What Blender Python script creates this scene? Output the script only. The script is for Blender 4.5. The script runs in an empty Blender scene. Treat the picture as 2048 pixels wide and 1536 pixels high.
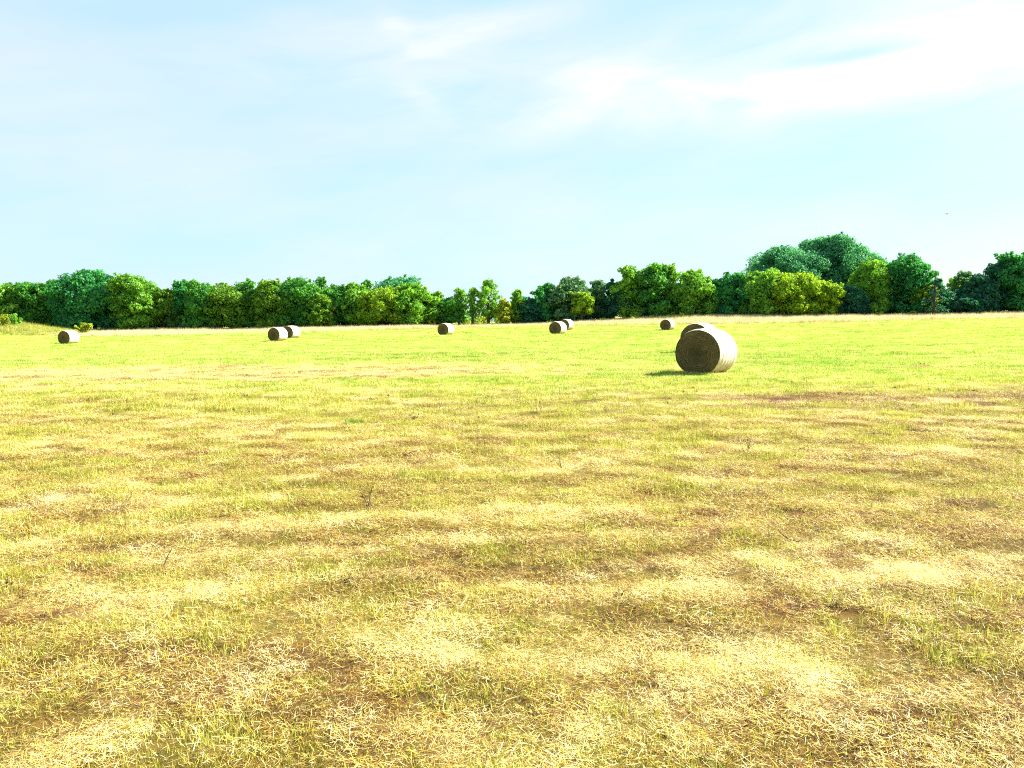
import bpy, math, random
import numpy as np
from mathutils import Matrix, Vector

random.seed(7)
RNG = np.random.default_rng(11)
S = bpy.context.scene
COL = S.collection
PI = math.pi

# ------------------------------------------------------------------ camera
F = 1480.0                       # focal length in pixels of the 2048 wide photograph
CAM_H = 1.7
cam_d = bpy.data.cameras.new('camera')
cam = bpy.data.objects.new('camera', cam_d)
COL.objects.link(cam)
cam_d.sensor_width = 36.0
cam_d.lens = F / 2048 * 36.0
cam_d.clip_start = 0.05
cam_d.clip_end = 6000
ROT = Matrix.Rotation(math.radians(90 - 4.75), 3, 'X') @ Matrix.Rotation(math.radians(-0.5), 3, 'Z')
S.camera = cam


def ray(px, py):
    return ROT @ Vector(((px - 1024) / F, -(py - 768) / F, -1.0))


def at(px, py, Y):
    """point on the sight line through a photo pixel at distance Y ahead"""
    d = ray(px, py)
    t = Y / d.y
    return Vector((d.x * t, Y, CAM_H + d.z * t))


# ------------------------------------------------------------------ noise helpers
def _hash(ix, iy, seed):
    h = (ix.astype(np.int64) * 374761393 + iy.astype(np.int64) * 668265263 + seed * 144665) & 0x7fffffff
    h = ((h ^ (h >> 13)) * 1274126177) & 0x7fffffff
    h = (h ^ (h >> 16)) & 0xffffff
    return h / float(0xffffff)


def vnoise(x, y, seed=0):
    x = np.asarray(x, float); y = np.asarray(y, float)
    ix = np.floor(x); iy = np.floor(y)
    fx = x - ix; fy = y - iy
    fx = fx * fx * (3 - 2 * fx); fy = fy * fy * (3 - 2 * fy)
    a = _hash(ix, iy, seed); b = _hash(ix + 1, iy, seed)
    c = _hash(ix, iy + 1, seed); d = _hash(ix + 1, iy + 1, seed)
    return (a * (1 - fx) + b * fx) * (1 - fy) + (c * (1 - fx) + d * fx) * fy


def fbm(x, y, seed=0, oct=4):
    s = 0; a = 0.5; t = 0
    for k in range(oct):
        s = s + a * vnoise(np.asarray(x) * 2 ** k, np.asarray(y) * 2 ** k, seed + k * 17)
        t += a; a *= 0.5
    return s / t


def smooth(a, b, x):
    t = np.clip((x - a) / (b - a), 0, 1)
    return t * t * (3 - 2 * t)


# ------------------------------------------------------------------ terrain
_P = (0.39569403, -1.62068613, 1.56214704, 0.61992515, 0.16925773, 0.09168796)


def _base(X, Y):
    X = np.clip(np.asarray(X, float), -170, 170)
    Y = np.clip(np.asarray(Y, float), 0, 150)
    return (_P[0] * Y / 1e2 + _P[1] * (Y / 1e2) ** 2 + _P[2] * (Y / 1e2) ** 3
            + _P[3] * X * Y / 1e4 + _P[4] * X * Y * Y / 1e6 + _P[5] * X * X * Y / 1e6)


# known ground points read off the photograph: (px, py, distance)
_CTRL = [(1412, 746, 25.2), (1395, 703, 38.9), (150, 687.5, 83.4), (556, 682, 82), (586, 676, 90), (892, 670.5, 95.6),
         (1115, 668.5, 88), (1133, 659.5, 106.7), (1335, 660.5, 104), (20, 664, 138), (250, 661, 140), (500, 657, 140),
         (900, 652, 140), (1150, 643, 140), (1400, 632, 140), (1700, 630, 140), (2048, 625, 140)]
_c = np.array([tuple(at(*c)) for c in _CTRL])
_SG = 11.0
_K = np.exp(-((_c[:, None, 0] - _c[None, :, 0]) ** 2 / (2 * (2.2 * _SG) ** 2) + (_c[:, None, 1] - _c[None, :, 1]) ** 2 / (2 * _SG ** 2)))
_w = np.linalg.solve(_K + np.eye(len(_c)) * 0.02, _c[:, 2] - _base(_c[:, 0], _c[:, 1]))


def terr(X, Y):
    X = np.asarray(X, float); Y = np.asarray(Y, float)
    Yc = np.minimum(Y, 143)
    z = _base(X, Y)
    for (cx, cy, _), w in zip(_c, _w):
        z = z + w * np.exp(-((X - cx) ** 2 / (2 * (2.2 * _SG) ** 2) + (Yc - cy) ** 2 / (2 * _SG ** 2)))
    # overgrown bank at the left end of the field edge
    z = z + 2.0 * np.exp(-((X + 86) / 12.0) ** 2 - ((Y - 117) / 8.0) ** 2)
    f = 1 - smooth(20, 45, Y)
    z = z + f * (0.075 * (fbm(X * 1.1, Y * 1.6, 5, 3) - 0.5) + 0.075 * (vnoise(X * 2.3, Y * 2.9, 15) - 0.5) + 0.10 * (fbm(X * 0.25, Y * 0.4, 9, 2) - 0.5))
    return z


TZ0 = float(terr(0.0, 0.0))
CAM_LOC = Vector((0, 0, CAM_H))
cam.matrix_world = Matrix.Translation(CAM_LOC) @ ROT.to_4x4()


def tz(x, y):
    return float(terr(np.array([x]), np.array([y]))[0])


# ------------------------------------------------------------------ what grows where on the field
def ell(X, Y, cx, cy, rx, ry, ang=0.0, sharp=1.0):
    c, s = math.cos(ang), math.sin(ang)
    u = ((X - cx) * c + (Y - cy) * s) / rx
    v = (-(X - cx) * s + (Y - cy) * c) / ry
    return np.exp(-(u * u + v * v) ** sharp)


def fields(X, Y):
    """(green, hay, brown) 0..1: living grass, loose pale hay, dead brown stubble"""
    X = np.asarray(X, float); Y = np.asarray(Y, float)
    n1 = fbm(X * 0.5 + 3, Y * 0.8, 21, 4)
    n2 = fbm(X * 1.7, Y * 2.5 + 7, 33, 4)
    n3 = fbm(X * 0.055, Y * 0.22, 41, 4)
    g = 0.54 + 1.5 * (n1 - 0.5) + 1.5 * (n2 - 0.5)
    far = smooth(17, 40, Y + 14 * (n1 - .5))
    g = g * (1 - far) + far * (0.80 + 1.5 * (n3 - 0.5))
    g = g + 0.55 * ell(X, Y, 2.5, 21.5, 8.5, 3.2) + 0.30 * ell(X, Y, -5.5, 15, 4.5, 2.2) + 0.5 * ell(X, Y, 10, 22, 9, 2.3)
    g = g + .22 * ell(X, Y, -2, 10, 9, 3.6) * (n2 > .42) + 0.25 * ell(X, Y, -1.2, 7.2, 1.8, 1.0) + 0.25 * ell(X, Y, 0.3, 9.0, 2, 0.8)
    h = 0.02 + 1.7 * (fbm(X * 0.9 + 1.2 * fbm(X * .3, Y * .3, 77, 2), Y * 1.9, 52, 4) - 0.49) + 0.7 * (n2 - 0.5) * -1
    ux, vy = X + .12 * Y, Y - .12 * X
    rake = fbm(ux * .6 + 5, vy * 3.4, 91, 4)
    h = h + np.clip((rake - .575) * 9, 0, .85) * (1 - .45 * far)
    h = h * (1 - 0.62 * far) + far * np.clip((fbm(X * .06 + 2, Y * .45, 93, 3) - .52) * 3, 0, .42)
    h = h + 1.7 * ell(X, Y, -13, 27.5, 14, 4.6, 0.0, 2) * (.5 + 1.1 * fbm(X * .15, Y * .9, 111, 3)) + 0.5 * ell(X, Y, -8, 20.5, 8, 1.0)
    h = h + 0.8 * ell(X, Y, 0.1, 9.35, 2.0, 0.33, 0.06) + 0.7 * ell(X, Y, -2.6, 11.2, 3, 0.35)
    h = h + 0.9 * ell(X, Y, 0.93, 3.25, 0.8, 0.16, 0.45) + 0.7 * ell(X, Y, 1.0, 3.9, 0.8, 0.18, 0.1)
    h = h + 0.7 * ell(X, Y, -1.5, 3.6, .5, .12, 0.2) + 0.8 * ell(X, Y, -2.4, 4.5, .9, .14, 0.05) + 0.6 * ell(X, Y, -3.3, 5.6, 1.4, .16)
    h = h + 0.6 * ell(X, Y, 3.6, 9.6, 1.2, .5) + 0.6 * ell(X, Y, 6.6, 12.6, 1.6, .4) + 0.5 * ell(X, Y, 0.3, 5.6, 1.2, .2)
    h = h + 1.3 * ell(X, Y, 1.45, 24.7, 1.1, .35)
    for cx, cy in ((6.6, 24.6), (9.9, 38.4)):
        h = h + .55 * ell(X, Y, cx, cy, 1.7, 1.3) * fbm(X * 2.2, Y * 2.2, 117, 2) * 1.6
    g = g - 1.0 * ell(X, Y, -13, 27.5, 13, 4.2, 0.0, 2) * (.5 + 1.0 * fbm(X * .12 + 4, Y * .7, 113, 3))
    b = 0.03 + 1.8 * (fbm(X * 0.9 + 9, Y * 1.6, 63, 4) - 0.51)
    b = b * (1 - 0.85 * far)
    g = g - .7 * ell(X, Y, 8.3, 16.6, 4.6, 1.4)
    b = b + 1.5 * ell(X, Y, 8.3, 16.6, 4.6, 1.4) + 0.6 * ell(X, Y, -2, 10.7, 2.6, .5) + 0.5 * ell(X, Y, 4.6, 9.2, 1.2, .5)
    b = b + 0.4 * ell(X, Y, 0.4, 3.0, 1.0, .3) + 0.5 * ell(X, Y, 1.7, 3.1, .5, .25) + 0.3 * ell(X, Y, 2.4, 8.4, 1.3, .4)
    b = b - 1.2 * ell(X, Y, -13, 27.5, 13, 4.6, 0.0, 2) - .6 * ell(X, Y, -8, 20.5, 8, 1.2)
    b = b + 0.25 * smooth(6.0, 3.0, Y)
    return np.clip(g, 0, 1), np.clip(h, 0, 1), np.clip(b, 0, 1)


# ------------------------------------------------------------------ material helpers
def new_mat(name):
    m = bpy.data.materials.new(name)
    m.use_nodes = True
    nt = m.node_tree
    nt.nodes.clear()
    return m, nt, nt.nodes, nt.links


def N(nt, typ, **kw):
    n = nt.nodes.new(typ)
    for k, v in kw.items():
        if k.startswith('i_'):
            key = k[2:]
            key = int(key) if key.isdigit() else key.replace('_', ' ')
            n.inputs[key].default_value = v
        else:
            setattr(n, k, v)
    return n


def math_n(nt, op, a, b=None, c=None):
    n = nt.nodes.new('ShaderNodeMath')
    n.operation = op
    for i, v in enumerate((a, b, c)):
        if v is None:
            continue
        if isinstance(v, (int, float)):
            n.inputs[i].default_value = v
        else:
            nt.links.new(v, n.inputs[i])
    return n.outputs[0]


def ramp(nt, fac, stops, interp='LINEAR'):
    r = nt.nodes.new('ShaderNodeValToRGB')
    r.color_ramp.interpolation = interp
    el = r.color_ramp.elements
    while len(el) < len(stops):
        el.new(0.5)
    for e, (p, c) in zip(el, stops):
        e.position = p
        e.color = (*c, 1)
    nt.links.new(fac, r.inputs[0])
    return r.outputs[0]


def mix_col(nt, fac, a, b, blend='MIX'):
    n = nt.nodes.new('ShaderNodeMix')
    n.data_type = 'RGBA'
    n.blend_type = blend
    for sock, v in ((n.inputs[0], fac), (n.inputs[6], a), (n.inputs[7], b)):
        if isinstance(v, (int, float)):
            sock.default_value = v
        elif isinstance(v, tuple):
            sock.default_value = (*v, 1)
        else:
            nt.links.new(v, sock)
    return n.outputs[2]


def leafy(nt, color, trans=0.35, gloss=0.0, tcolor=None):
    """diffuse plus light coming through the blade"""
    L = nt.links
    d = N(nt, 'ShaderNodeBsdfDiffuse'); L.new(color, d.inputs[0])
    t = N(nt, 'ShaderNodeBsdfTranslucent'); L.new(tcolor or color, t.inputs[0])
    m = N(nt, 'ShaderNodeMixShader'); m.inputs[0].default_value = trans
    L.new(d.outputs[0], m.inputs[1]); L.new(t.outputs[0], m.inputs[2])
    out = N(nt, 'ShaderNodeOutputMaterial')
    last = m
    if gloss > 0:
        g = N(nt, 'ShaderNodeBsdfGlossy'); g.inputs['Roughness'].default_value = 0.45
        g.inputs[0].default_value = (1, 1, 1, 1)
        m2 = N(nt, 'ShaderNodeMixShader'); m2.inputs[0].default_value = gloss
        L.new(m.outputs[0], m2.inputs[1]); L.new(g.outputs[0], m2.inputs[2])
        last = m2
    L.new(last.outputs[0], out.inputs[0])


def blade_mat(name, stops, trans, gloss=0.02):
    m, nt, nd, L = new_mat(name)
    geo = N(nt, 'ShaderNodeNewGeometry')
    oi = N(nt, 'ShaderNodeObjectInfo')
    nz = N(nt, 'ShaderNodeTexNoise', i_Scale=0.9, i_Detail=3.0)
    if name.startswith('field'):
        mp = N(nt, 'ShaderNodeMapping'); mp.inputs['Scale'].default_value = (.13, .55, 1)
        L.new(geo.outputs['Position'], mp.inputs[0]); L.new(mp.outputs[0], nz.inputs['Vector'])
        nz.inputs['Detail'].default_value = 5
    else:
        L.new(geo.outputs['Position'], nz.inputs['Vector'])
    a = math_n(nt, 'MULTIPLY_ADD', oi.outputs['Random'], 0.62, math_n(nt, 'MULTIPLY', geo.outputs['Random Per Island'], 0.5))
    k = 1.15 if name.startswith('field') else .5
    b = math_n(nt, 'MULTIPLY_ADD', nz.outputs[0], k, a)
    f = math_n(nt, 'SUBTRACT', b, .30 + (k - .5) * .5)
    leafy(nt, ramp(nt, f, stops), trans, gloss)
    return m


M = {}
M['straw'] = blade_mat('straw_blades', [(0.0, (.13, .062, .018)), (.22, (.31, .20, .028)), (.45, (.53, .425, .055)), (.72, (.70, .60, .10)), (1, (.74, .64, .24))], .25)
M['green'] = blade_mat('green_blades', [(0.0, (.10, .135, .012)), (.3, (.22, .27, .020)), (.55, (.37, .41, .036)), (.8, (.53, .53, .07)), (1, (.62, .57, .17))], .4)
M['field'] = blade_mat('field_grass_blades', [(0.0, (.12, .23, .018)), (.3, (.24, .39, .035)), (.55, (.38, .53, .065)), (.8, (.55, .64, .13)), (1, (.72, .72, .29))], .4)
M['hay'] = blade_mat('hay_strands', [(0.0, (.34, .22, .075)), (.3, (.60, .46, .155)), (.6, (.80, .67, .30)), (1, (.92, .84, .54))], .2, .03)
M['brown'] = blade_mat('brown_stubble', [(0.0, (.05, .020, .006)), (.35, (.15, .066, .018)), (.7, (.30, .16, .042)), (1, (.50, .34, .10))], .15)
M['tall'] = blade_mat('tall_dry_grass', [(0.0, (.42, .31, .15)), (.35, (.60, .48, .26)), (.7, (.72, .60, .36)), (1, (.82, .72, .47))], .3)
M['husk'] = blade_mat('dead_husks', [(0.0, (.03, .018, .010)), (.5, (.075, .048, .022)), (1, (.15, .10, .045))], .1)
M['weed'] = blade_mat('weed_blades', [(0.0, (.14, .20, .018)), (.35, (.28, .34, .028)), (.7, (.44, .46, .05)), (1, (.60, .54, .12))], .4)
M['tuft'] = blade_mat('lush_tuft', [(0.0, (.08, .16, .012)), (.5, (.16, .30, .02)), (1, (.27, .42, .04))], .4)


def ground_mat():
    m, nt, nd, L = new_mat('field_soil_and_thatch')
    at_ = N(nt, 'ShaderNodeAttribute', attribute_name='growth')
    sep = N(nt, 'ShaderNodeSeparateColor')
    L.new(at_.outputs['Color'], sep.inputs[0])
    geo = N(nt, 'ShaderNodeNewGeometry')
    n1 = N(nt, 'ShaderNodeTexNoise', i_Scale=9.0, i_Detail=6.0, i_Roughness=.65)
    n2 = N(nt, 'ShaderNodeTexNoise', i_Scale=120.0, i_Detail=4.0, i_Roughness=.8)
    mp = N(nt, 'ShaderNodeMapping'); mp.inputs['Scale'].default_value = (.35, 1.3, 1)
    L.new(geo.outputs['Position'], mp.inputs[0])
    n3 = N(nt, 'ShaderNodeTexNoise', i_Scale=1.3, i_Detail=6.0, i_Roughness=.6)
    L.new(mp.outputs[0], n3.inputs['Vector'])
    for n in (n1, n2):
        L.new(geo.outputs['Position'], n.inputs['Vector'])
    f = math_n(nt, 'MULTIPLY_ADD', n2.outputs[0], .5, math_n(nt, 'MULTIPLY', n1.outputs[0], .5))
    soil = ramp(nt, f, [(.34, (.014, .005, .002)), (.48, (.060, .023, .008)), (.60, (.15, .064, .019)), (.74, (.32, .18, .05))])
    grs = ramp(nt, f, [(.3, (.13, .14, .018)), (.5, (.29, .33, .04)), (.72, (.46, .45, .09))])
    hay = ramp(nt, f, [(.3, (.36, .25, .10)), (.5, (.54, .41, .16)), (.72, (.72, .60, .30))])
    g2 = math_n(nt, 'ADD', sep.outputs[0], math_n(nt, 'MULTIPLY_ADD', n3.outputs[0], .6, -.3))
    c = mix_col(nt, math_n(nt, 'SMOOTH_MIN', g2, 1.0, .1), soil, grs)
    h2 = math_n(nt, 'MULTIPLY', sep.outputs[1], math_n(nt, 'MULTIPLY_ADD', sep.outputs[0], .5, .12))
    c = mix_col(nt, h2, c, hay)
    bs = N(nt, 'ShaderNodeBsdfPrincipled'); bs.inputs['Roughness'].default_value = .95
    bs.inputs['Specular IOR Level'].default_value = .1
    L.new(c, bs.inputs['Base Color'])
    bp = N(nt, 'ShaderNodeBump', i_Strength=.8, i_Distance=.03)
    L.new(f, bp.inputs['Height']); L.new(bp.outputs[0], bs.inputs['Normal'])
    out = N(nt, 'ShaderNodeOutputMaterial'); L.new(bs.outputs[0], out.inputs[0])
    return m


M['ground'] = ground_mat()


def foliage_mat(name, stops, trans=.45):
    m, nt, nd, L = new_mat(name)
    a = N(nt, 'ShaderNodeAttribute', attribute_name='tint')
    geo = N(nt, 'ShaderNodeNewGeometry')
    f = math_n(nt, 'MULTIPLY_ADD', geo.outputs['Random Per Island'], .35, math_n(nt, 'MULTIPLY', a.outputs['Fac'], .65))
    c = ramp(nt, f, stops)
    leafy(nt, c, trans, .012, mix_col(nt, 1.0, c, (1.4, 1.25, .6), 'MULTIPLY'))
    return m


PAL = {
    'teal':   [(0, (0.008, 0.084, 0.037)), (.45, (0.030, 0.213, 0.070)), (.8, (0.082, 0.370, 0.083)), (1, (0.165, 0.504, 0.079))],
    'far':    [(0, (0.024, 0.143, 0.087)), (.45, (0.055, 0.260, 0.143)), (.8, (0.117, 0.403, 0.183)), (1, (0.191, 0.520, 0.183))],  # distance haze painted into the leaf colour as paler, bluish tones
    'green':  [(0, (.012, .085, .020)), (.45, (.050, .23, .038)), (.8, (.14, .39, .045)), (1, (.26, .51, .05))],
    'bright': [(0, (.030, .13, .024)), (.45, (.115, .32, .036)), (.8, (.26, .50, .05)), (1, (.42, .62, .07))],
    'yellow': [(0, (.055, .15, .012)), (.45, (.17, .33, .018)), (.8, (.35, .51, .028)), (1, (.56, .65, .04))],
    'olive':  [(0, (.024, .10, .014)), (.45, (.10, .25, .024)), (.8, (.22, .39, .032)), (1, (.36, .48, .035))],
    'grey':   [(0, (.022, .085, .050)), (.45, (.070, .19, .095)), (.8, (.15, .31, .135)), (1, (.26, .42, .15))],
    'dark':   [(0, (0.005, 0.048, 0.045)), (.45, (0.017, 0.110, 0.080)), (.8, (0.043, 0.204, 0.099)), (1, (0.101, 0.312, 0.097))],  # bluish tinge of woodland shade painted into these leaf colours
    'light':  [(0, (.10, .17, .018)), (.45, (.25, .34, .030)), (.8, (.42, .47, .05)), (1, (.55, .54, .09))],
}
FOL = {k: foliage_mat('foliage_' + k, v) for k, v in PAL.items()}


def bark_mat():
    m, nt, nd, L = new_mat('bark')
    tc = N(nt, 'ShaderNodeTexCoord')
    n = N(nt, 'ShaderNodeTexNoise', i_Scale=6.0, i_Detail=5.0)
    mp = N(nt, 'ShaderNodeMapping'); mp.inputs['Scale'].default_value = (3, 3, .4)
    L.new(tc.outputs['Object'], mp.inputs[0]); L.new(mp.outputs[0], n.inputs['Vector'])
    bs = N(nt, 'ShaderNodeBsdfPrincipled'); bs.inputs['Roughness'].default_value = .95
    L.new(ramp(nt, n.outputs[0], [(.3, (.03, .024, .018)), (.7, (.11, .09, .065))]), bs.inputs['Base Color'])
    out = N(nt, 'ShaderNodeOutputMaterial'); L.new(bs.outputs[0], out.inputs[0])
    return m


M['bark'] = bark_mat()


def plain_mat(name, lo, hi, scale=20):
    m, nt, nd, L = new_mat(name)
    tc = N(nt, 'ShaderNodeTexCoord')
    n = N(nt, 'ShaderNodeTexNoise', i_Scale=float(scale), i_Detail=4.0)
    L.new(tc.outputs['Object'], n.inputs['Vector'])
    bs = N(nt, 'ShaderNodeBsdfPrincipled'); bs.inputs['Roughness'].default_value = .9
    L.new(ramp(nt, n.outputs[0], [(.35, lo), (.65, hi)]), bs.inputs['Base Color'])
    out = N(nt, 'ShaderNodeOutputMaterial'); L.new(bs.outputs[0], out.inputs[0])
    return m


M['deadstem'] = plain_mat('dead_stem', (.06, .04, .02), (.17, .12, .055))
M['deadleaf'] = plain_mat('dry_weed_leaf', (.07, .06, .014), (.2, .16, .04))
M['post'] = plain_mat('weathered_post_wood', (.03, .025, .02), (.10, .085, .07), 9)
M['feather'] = plain_mat('dark_feathers', (.02, .02, .022), (.06, .06, .065), 30)
M['dung'] = plain_mat('dark_clods', (.02, .014, .01), (.07, .05, .03), 30)


# bale materials -----------------------------------------------------------
def bale_side_mat():
    m, nt, nd, L = new_mat('net_wrapped_hay')
    tc = N(nt, 'ShaderNodeTexCoord')
    sp = N(nt, 'ShaderNodeSeparateXYZ'); L.new(tc.outputs['Object'], sp.inputs[0])
    x, y, z = sp.outputs
    ang = math_n(nt, 'ARCTAN2', x, z)
    cb = N(nt, 'ShaderNodeCombineXYZ')
    L.new(math_n(nt, 'MULTIPLY', ang, 2.2), cb.inputs[0]); L.new(math_n(nt, 'MULTIPLY', y, 26.0), cb.inputs[1])
    n1 = N(nt, 'ShaderNodeTexNoise', i_Scale=1.3, i_Detail=6.0, i_Roughness=.65); L.new(cb.outputs[0], n1.inputs['Vector'])
    cb2 = N(nt, 'ShaderNodeCombineXYZ')
    L.new(math_n(nt, 'MULTIPLY', ang, 7.0), cb2.inputs[0]); L.new(math_n(nt, 'MULTIPLY', y, 9.0), cb2.inputs[1])
    n2 = N(nt, 'ShaderNodeTexNoise', i_Scale=1.0, i_Detail=7.0, i_Roughness=.7); L.new(cb2.outputs[0], n2.inputs['Vector'])
    n3 = N(nt, 'ShaderNodeTexNoise', i_Scale=60.0, i_Detail=3.0); L.new(tc.outputs['Object'], n3.inputs['Vector'])
    f = math_n(nt, 'MULTIPLY_ADD', n1.outputs[0], .45, math_n(nt, 'MULTIPLY_ADD', n2.outputs[0], .35, math_n(nt, 'MULTIPLY', n3.outputs[0], .2)))
    c = ramp(nt, f, [(.30, (.16, .10, .045)), (.40, (.42, .34, .22)), (.48, (.55, .48, .37)), (.6, (.72, .67, .58))])
    # soiled, weathered lower flank, with some shade painted into the colour
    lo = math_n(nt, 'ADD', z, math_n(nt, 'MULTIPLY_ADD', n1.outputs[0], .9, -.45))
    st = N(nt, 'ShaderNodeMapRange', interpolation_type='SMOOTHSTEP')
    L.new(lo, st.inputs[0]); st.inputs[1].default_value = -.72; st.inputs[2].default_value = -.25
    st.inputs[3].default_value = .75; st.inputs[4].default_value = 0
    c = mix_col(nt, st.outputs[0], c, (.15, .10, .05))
    bs = N(nt, 'ShaderNodeBsdfPrincipled'); bs.inputs['Roughness'].default_value = .75
    bs.inputs['Specular IOR Level'].default_value = .3
    L.new(c, bs.inputs['Base Color'])
    bp = N(nt, 'ShaderNodeBump', i_Strength=.7, i_Distance=.03); L.new(f, bp.inputs['Height']); L.new(bp.outputs[0], bs.inputs['Normal'])
    out = N(nt, 'ShaderNodeOutputMaterial'); L.new(bs.outputs[0], out.inputs[0])
    return m


def bale_end_mat():
    m, nt, nd, L = new_mat('coiled_hay_end')
    tc = N(nt, 'ShaderNodeTexCoord')
    sp = N(nt, 'ShaderNodeSeparateXYZ'); L.new(tc.outputs['Object'], sp.inputs[0])
    x, y, z = sp.outputs
    ang = math_n(nt, 'ARCTAN2', x, z)
    rr = math_n(nt, 'SQRT', math_n(nt, 'ADD', math_n(nt, 'MULTIPLY', x, x), math_n(nt, 'MULTIPLY', z, z)))
    nw = N(nt, 'ShaderNodeTexNoise', i_Scale=2.6, i_Detail=4.0); L.new(tc.outputs['Object'], nw.inputs['Vector'])
    r2 = math_n(nt, 'ADD', math_n(nt, 'MULTIPLY_ADD', nw.outputs[0], .16, rr), math_n(nt, 'MULTIPLY', ang, .008))
    cb = N(nt, 'ShaderNodeCombineXYZ')
    L.new(math_n(nt, 'MULTIPLY', r2, 30.0), cb.inputs[0]); L.new(math_n(nt, 'MULTIPLY', ang, 1.6), cb.inputs[1])
    n1 = N(nt, 'ShaderNodeTexNoise', i_Scale=1.0, i_Detail=6.0, i_Roughness=.7); L.new(cb.outputs[0], n1.inputs['Vector'])
    n2 = N(nt, 'ShaderNodeTexNoise', i_Scale=45.0, i_Detail=4.0, i_Roughness=.7); L.new(tc.outputs['Object'], n2.inputs['Vector'])
    wv = math_n(nt, 'MULTIPLY_ADD', math_n(nt, 'SINE', math_n(nt, 'MULTIPLY', r2, 2 * PI / .062)), .035, .0)
    f = math_n(nt, 'ADD', math_n(nt, 'MULTIPLY_ADD', n1.outputs[0], .6, math_n(nt, 'MULTIPLY', n2.outputs[0], .4)), wv)
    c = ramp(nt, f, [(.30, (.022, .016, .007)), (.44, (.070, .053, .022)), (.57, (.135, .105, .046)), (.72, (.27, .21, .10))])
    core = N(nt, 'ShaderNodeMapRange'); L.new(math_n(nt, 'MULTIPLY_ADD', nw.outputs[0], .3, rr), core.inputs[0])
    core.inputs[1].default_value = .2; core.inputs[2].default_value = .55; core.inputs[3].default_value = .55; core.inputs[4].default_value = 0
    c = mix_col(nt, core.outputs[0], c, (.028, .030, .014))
    bs = N(nt, 'ShaderNodeBsdfPrincipled'); bs.inputs['Roughness'].default_value = .95
    bs.inputs['Specular IOR Level'].default_value = .1
    L.new(c, bs.inputs['Base Color'])
    bp = N(nt, 'ShaderNodeBump', i_Strength=1.0, i_Distance=.04); L.new(f, bp.inputs['Height']); L.new(bp.outputs[0], bs.inputs['Normal'])
    out = N(nt, 'ShaderNodeOutputMaterial'); L.new(bs.outputs[0], out.inputs[0])
    return m


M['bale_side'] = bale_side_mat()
M['bale_end'] = bale_end_mat()


# ------------------------------------------------------------------ object helpers
def tag(o, label=None, cat=None, group=None, kind=None):
    if label: o['label'] = label
    if cat: o['category'] = cat
    if group: o['group'] = group
    if kind: o['kind'] = kind
    return o


def link(o, parent=None):
    COL.objects.link(o)
    if parent is not None:
        o.parent = parent
    return o


def empty(name, loc, rz=0.0):
    o = bpy.data.objects.new(name, None)
    o.empty_display_size = .3
    o.location = loc
    o.rotation_euler = (0, 0, rz)
    return link(o)


def mesh_np(name, verts, faces_list, mats, smooth_f=False, attrs=None, mat_idx=None):
    """faces_list: list of (n,k) int arrays"""
    me = bpy.data.meshes.new(name)
    verts = np.asarray(verts, np.float32)
    me.vertices.add(len(verts))
    me.vertices.foreach_set('co', verts.ravel())
    loops = np.concatenate([f.ravel() for f in faces_list]).astype(np.int32)
    sizes = np.concatenate([np.full(len(f), f.shape[1], np.int32) for f in faces_list])
    starts = np.concatenate([[0], np.cumsum(sizes)[:-1]]).astype(np.int32)
    me.loops.add(len(loops)); me.loops.foreach_set('vertex_index', loops)
    me.polygons.add(len(sizes)); me.polygons.foreach_set('loop_start', starts)
    try:
        me.polygons.foreach_set('loop_total', sizes)
    except Exception:
        pass
    for m in (mats if isinstance(mats, (list, tuple)) else [mats]):
        me.materials.append(m)
    if mat_idx is not None:
        me.polygons.foreach_set('material_index', mat_idx.astype(np.int32))
    me.polygons.foreach_set('use_smooth', np.full(len(sizes), smooth_f, bool))
    for an, (dom, typ, data) in (attrs or {}).items():
        a = me.attributes.new(an, typ, dom)
        a.data.foreach_set('value' if typ == 'FLOAT' else 'color', np.asarray(data, np.float32).ravel())
    me.update(calc_edges=True)
    me.validate()
    return me


def tube(path, radii, seg=7):
    """vertices and quads of a tapered tube"""
    P = [Vector(p) for p in path]
    vs, fs = [], []
    for i, p in enumerate(P):
        d = (P[min(i + 1, len(P) - 1)] - P[max(i - 1, 0)]).normalized()
        u = d.cross(Vector((0.31, 0.95, 0.07))).normalized()
        v = d.cross(u).normalized()
        for k in range(seg):
            a = 2 * PI * k / seg
            vs.append(p + (u * math.cos(a) + v * math.sin(a)) * radii[i])
    for i in range(len(P) - 1):
        for k in range(seg):
            a, b = i * seg + k, i * seg + (k + 1) % seg
            fs.append((a, b, b + seg, a + seg))
    return vs, fs


class MB:
    def __init__(s): s.v = []; s.f = []
    def add(s, vf):
        n = len(s.v); s.v += [tuple(x) for x in vf[0]]; s.f += [tuple(i + n for i in f) for f in vf[1]]
    def mesh(s, name, mat, sm=True):
        me = bpy.data.meshes.new(name); me.from_pydata(s.v, [], s.f); me.materials.append(mat)
        for p in me.polygons: p.use_smooth = sm
        me.update(); return me
    def build(s, name, mat, parent=None, sm=True):
        return link(bpy.data.objects.new(name, s.mesh(name, mat, sm)), parent)


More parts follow.
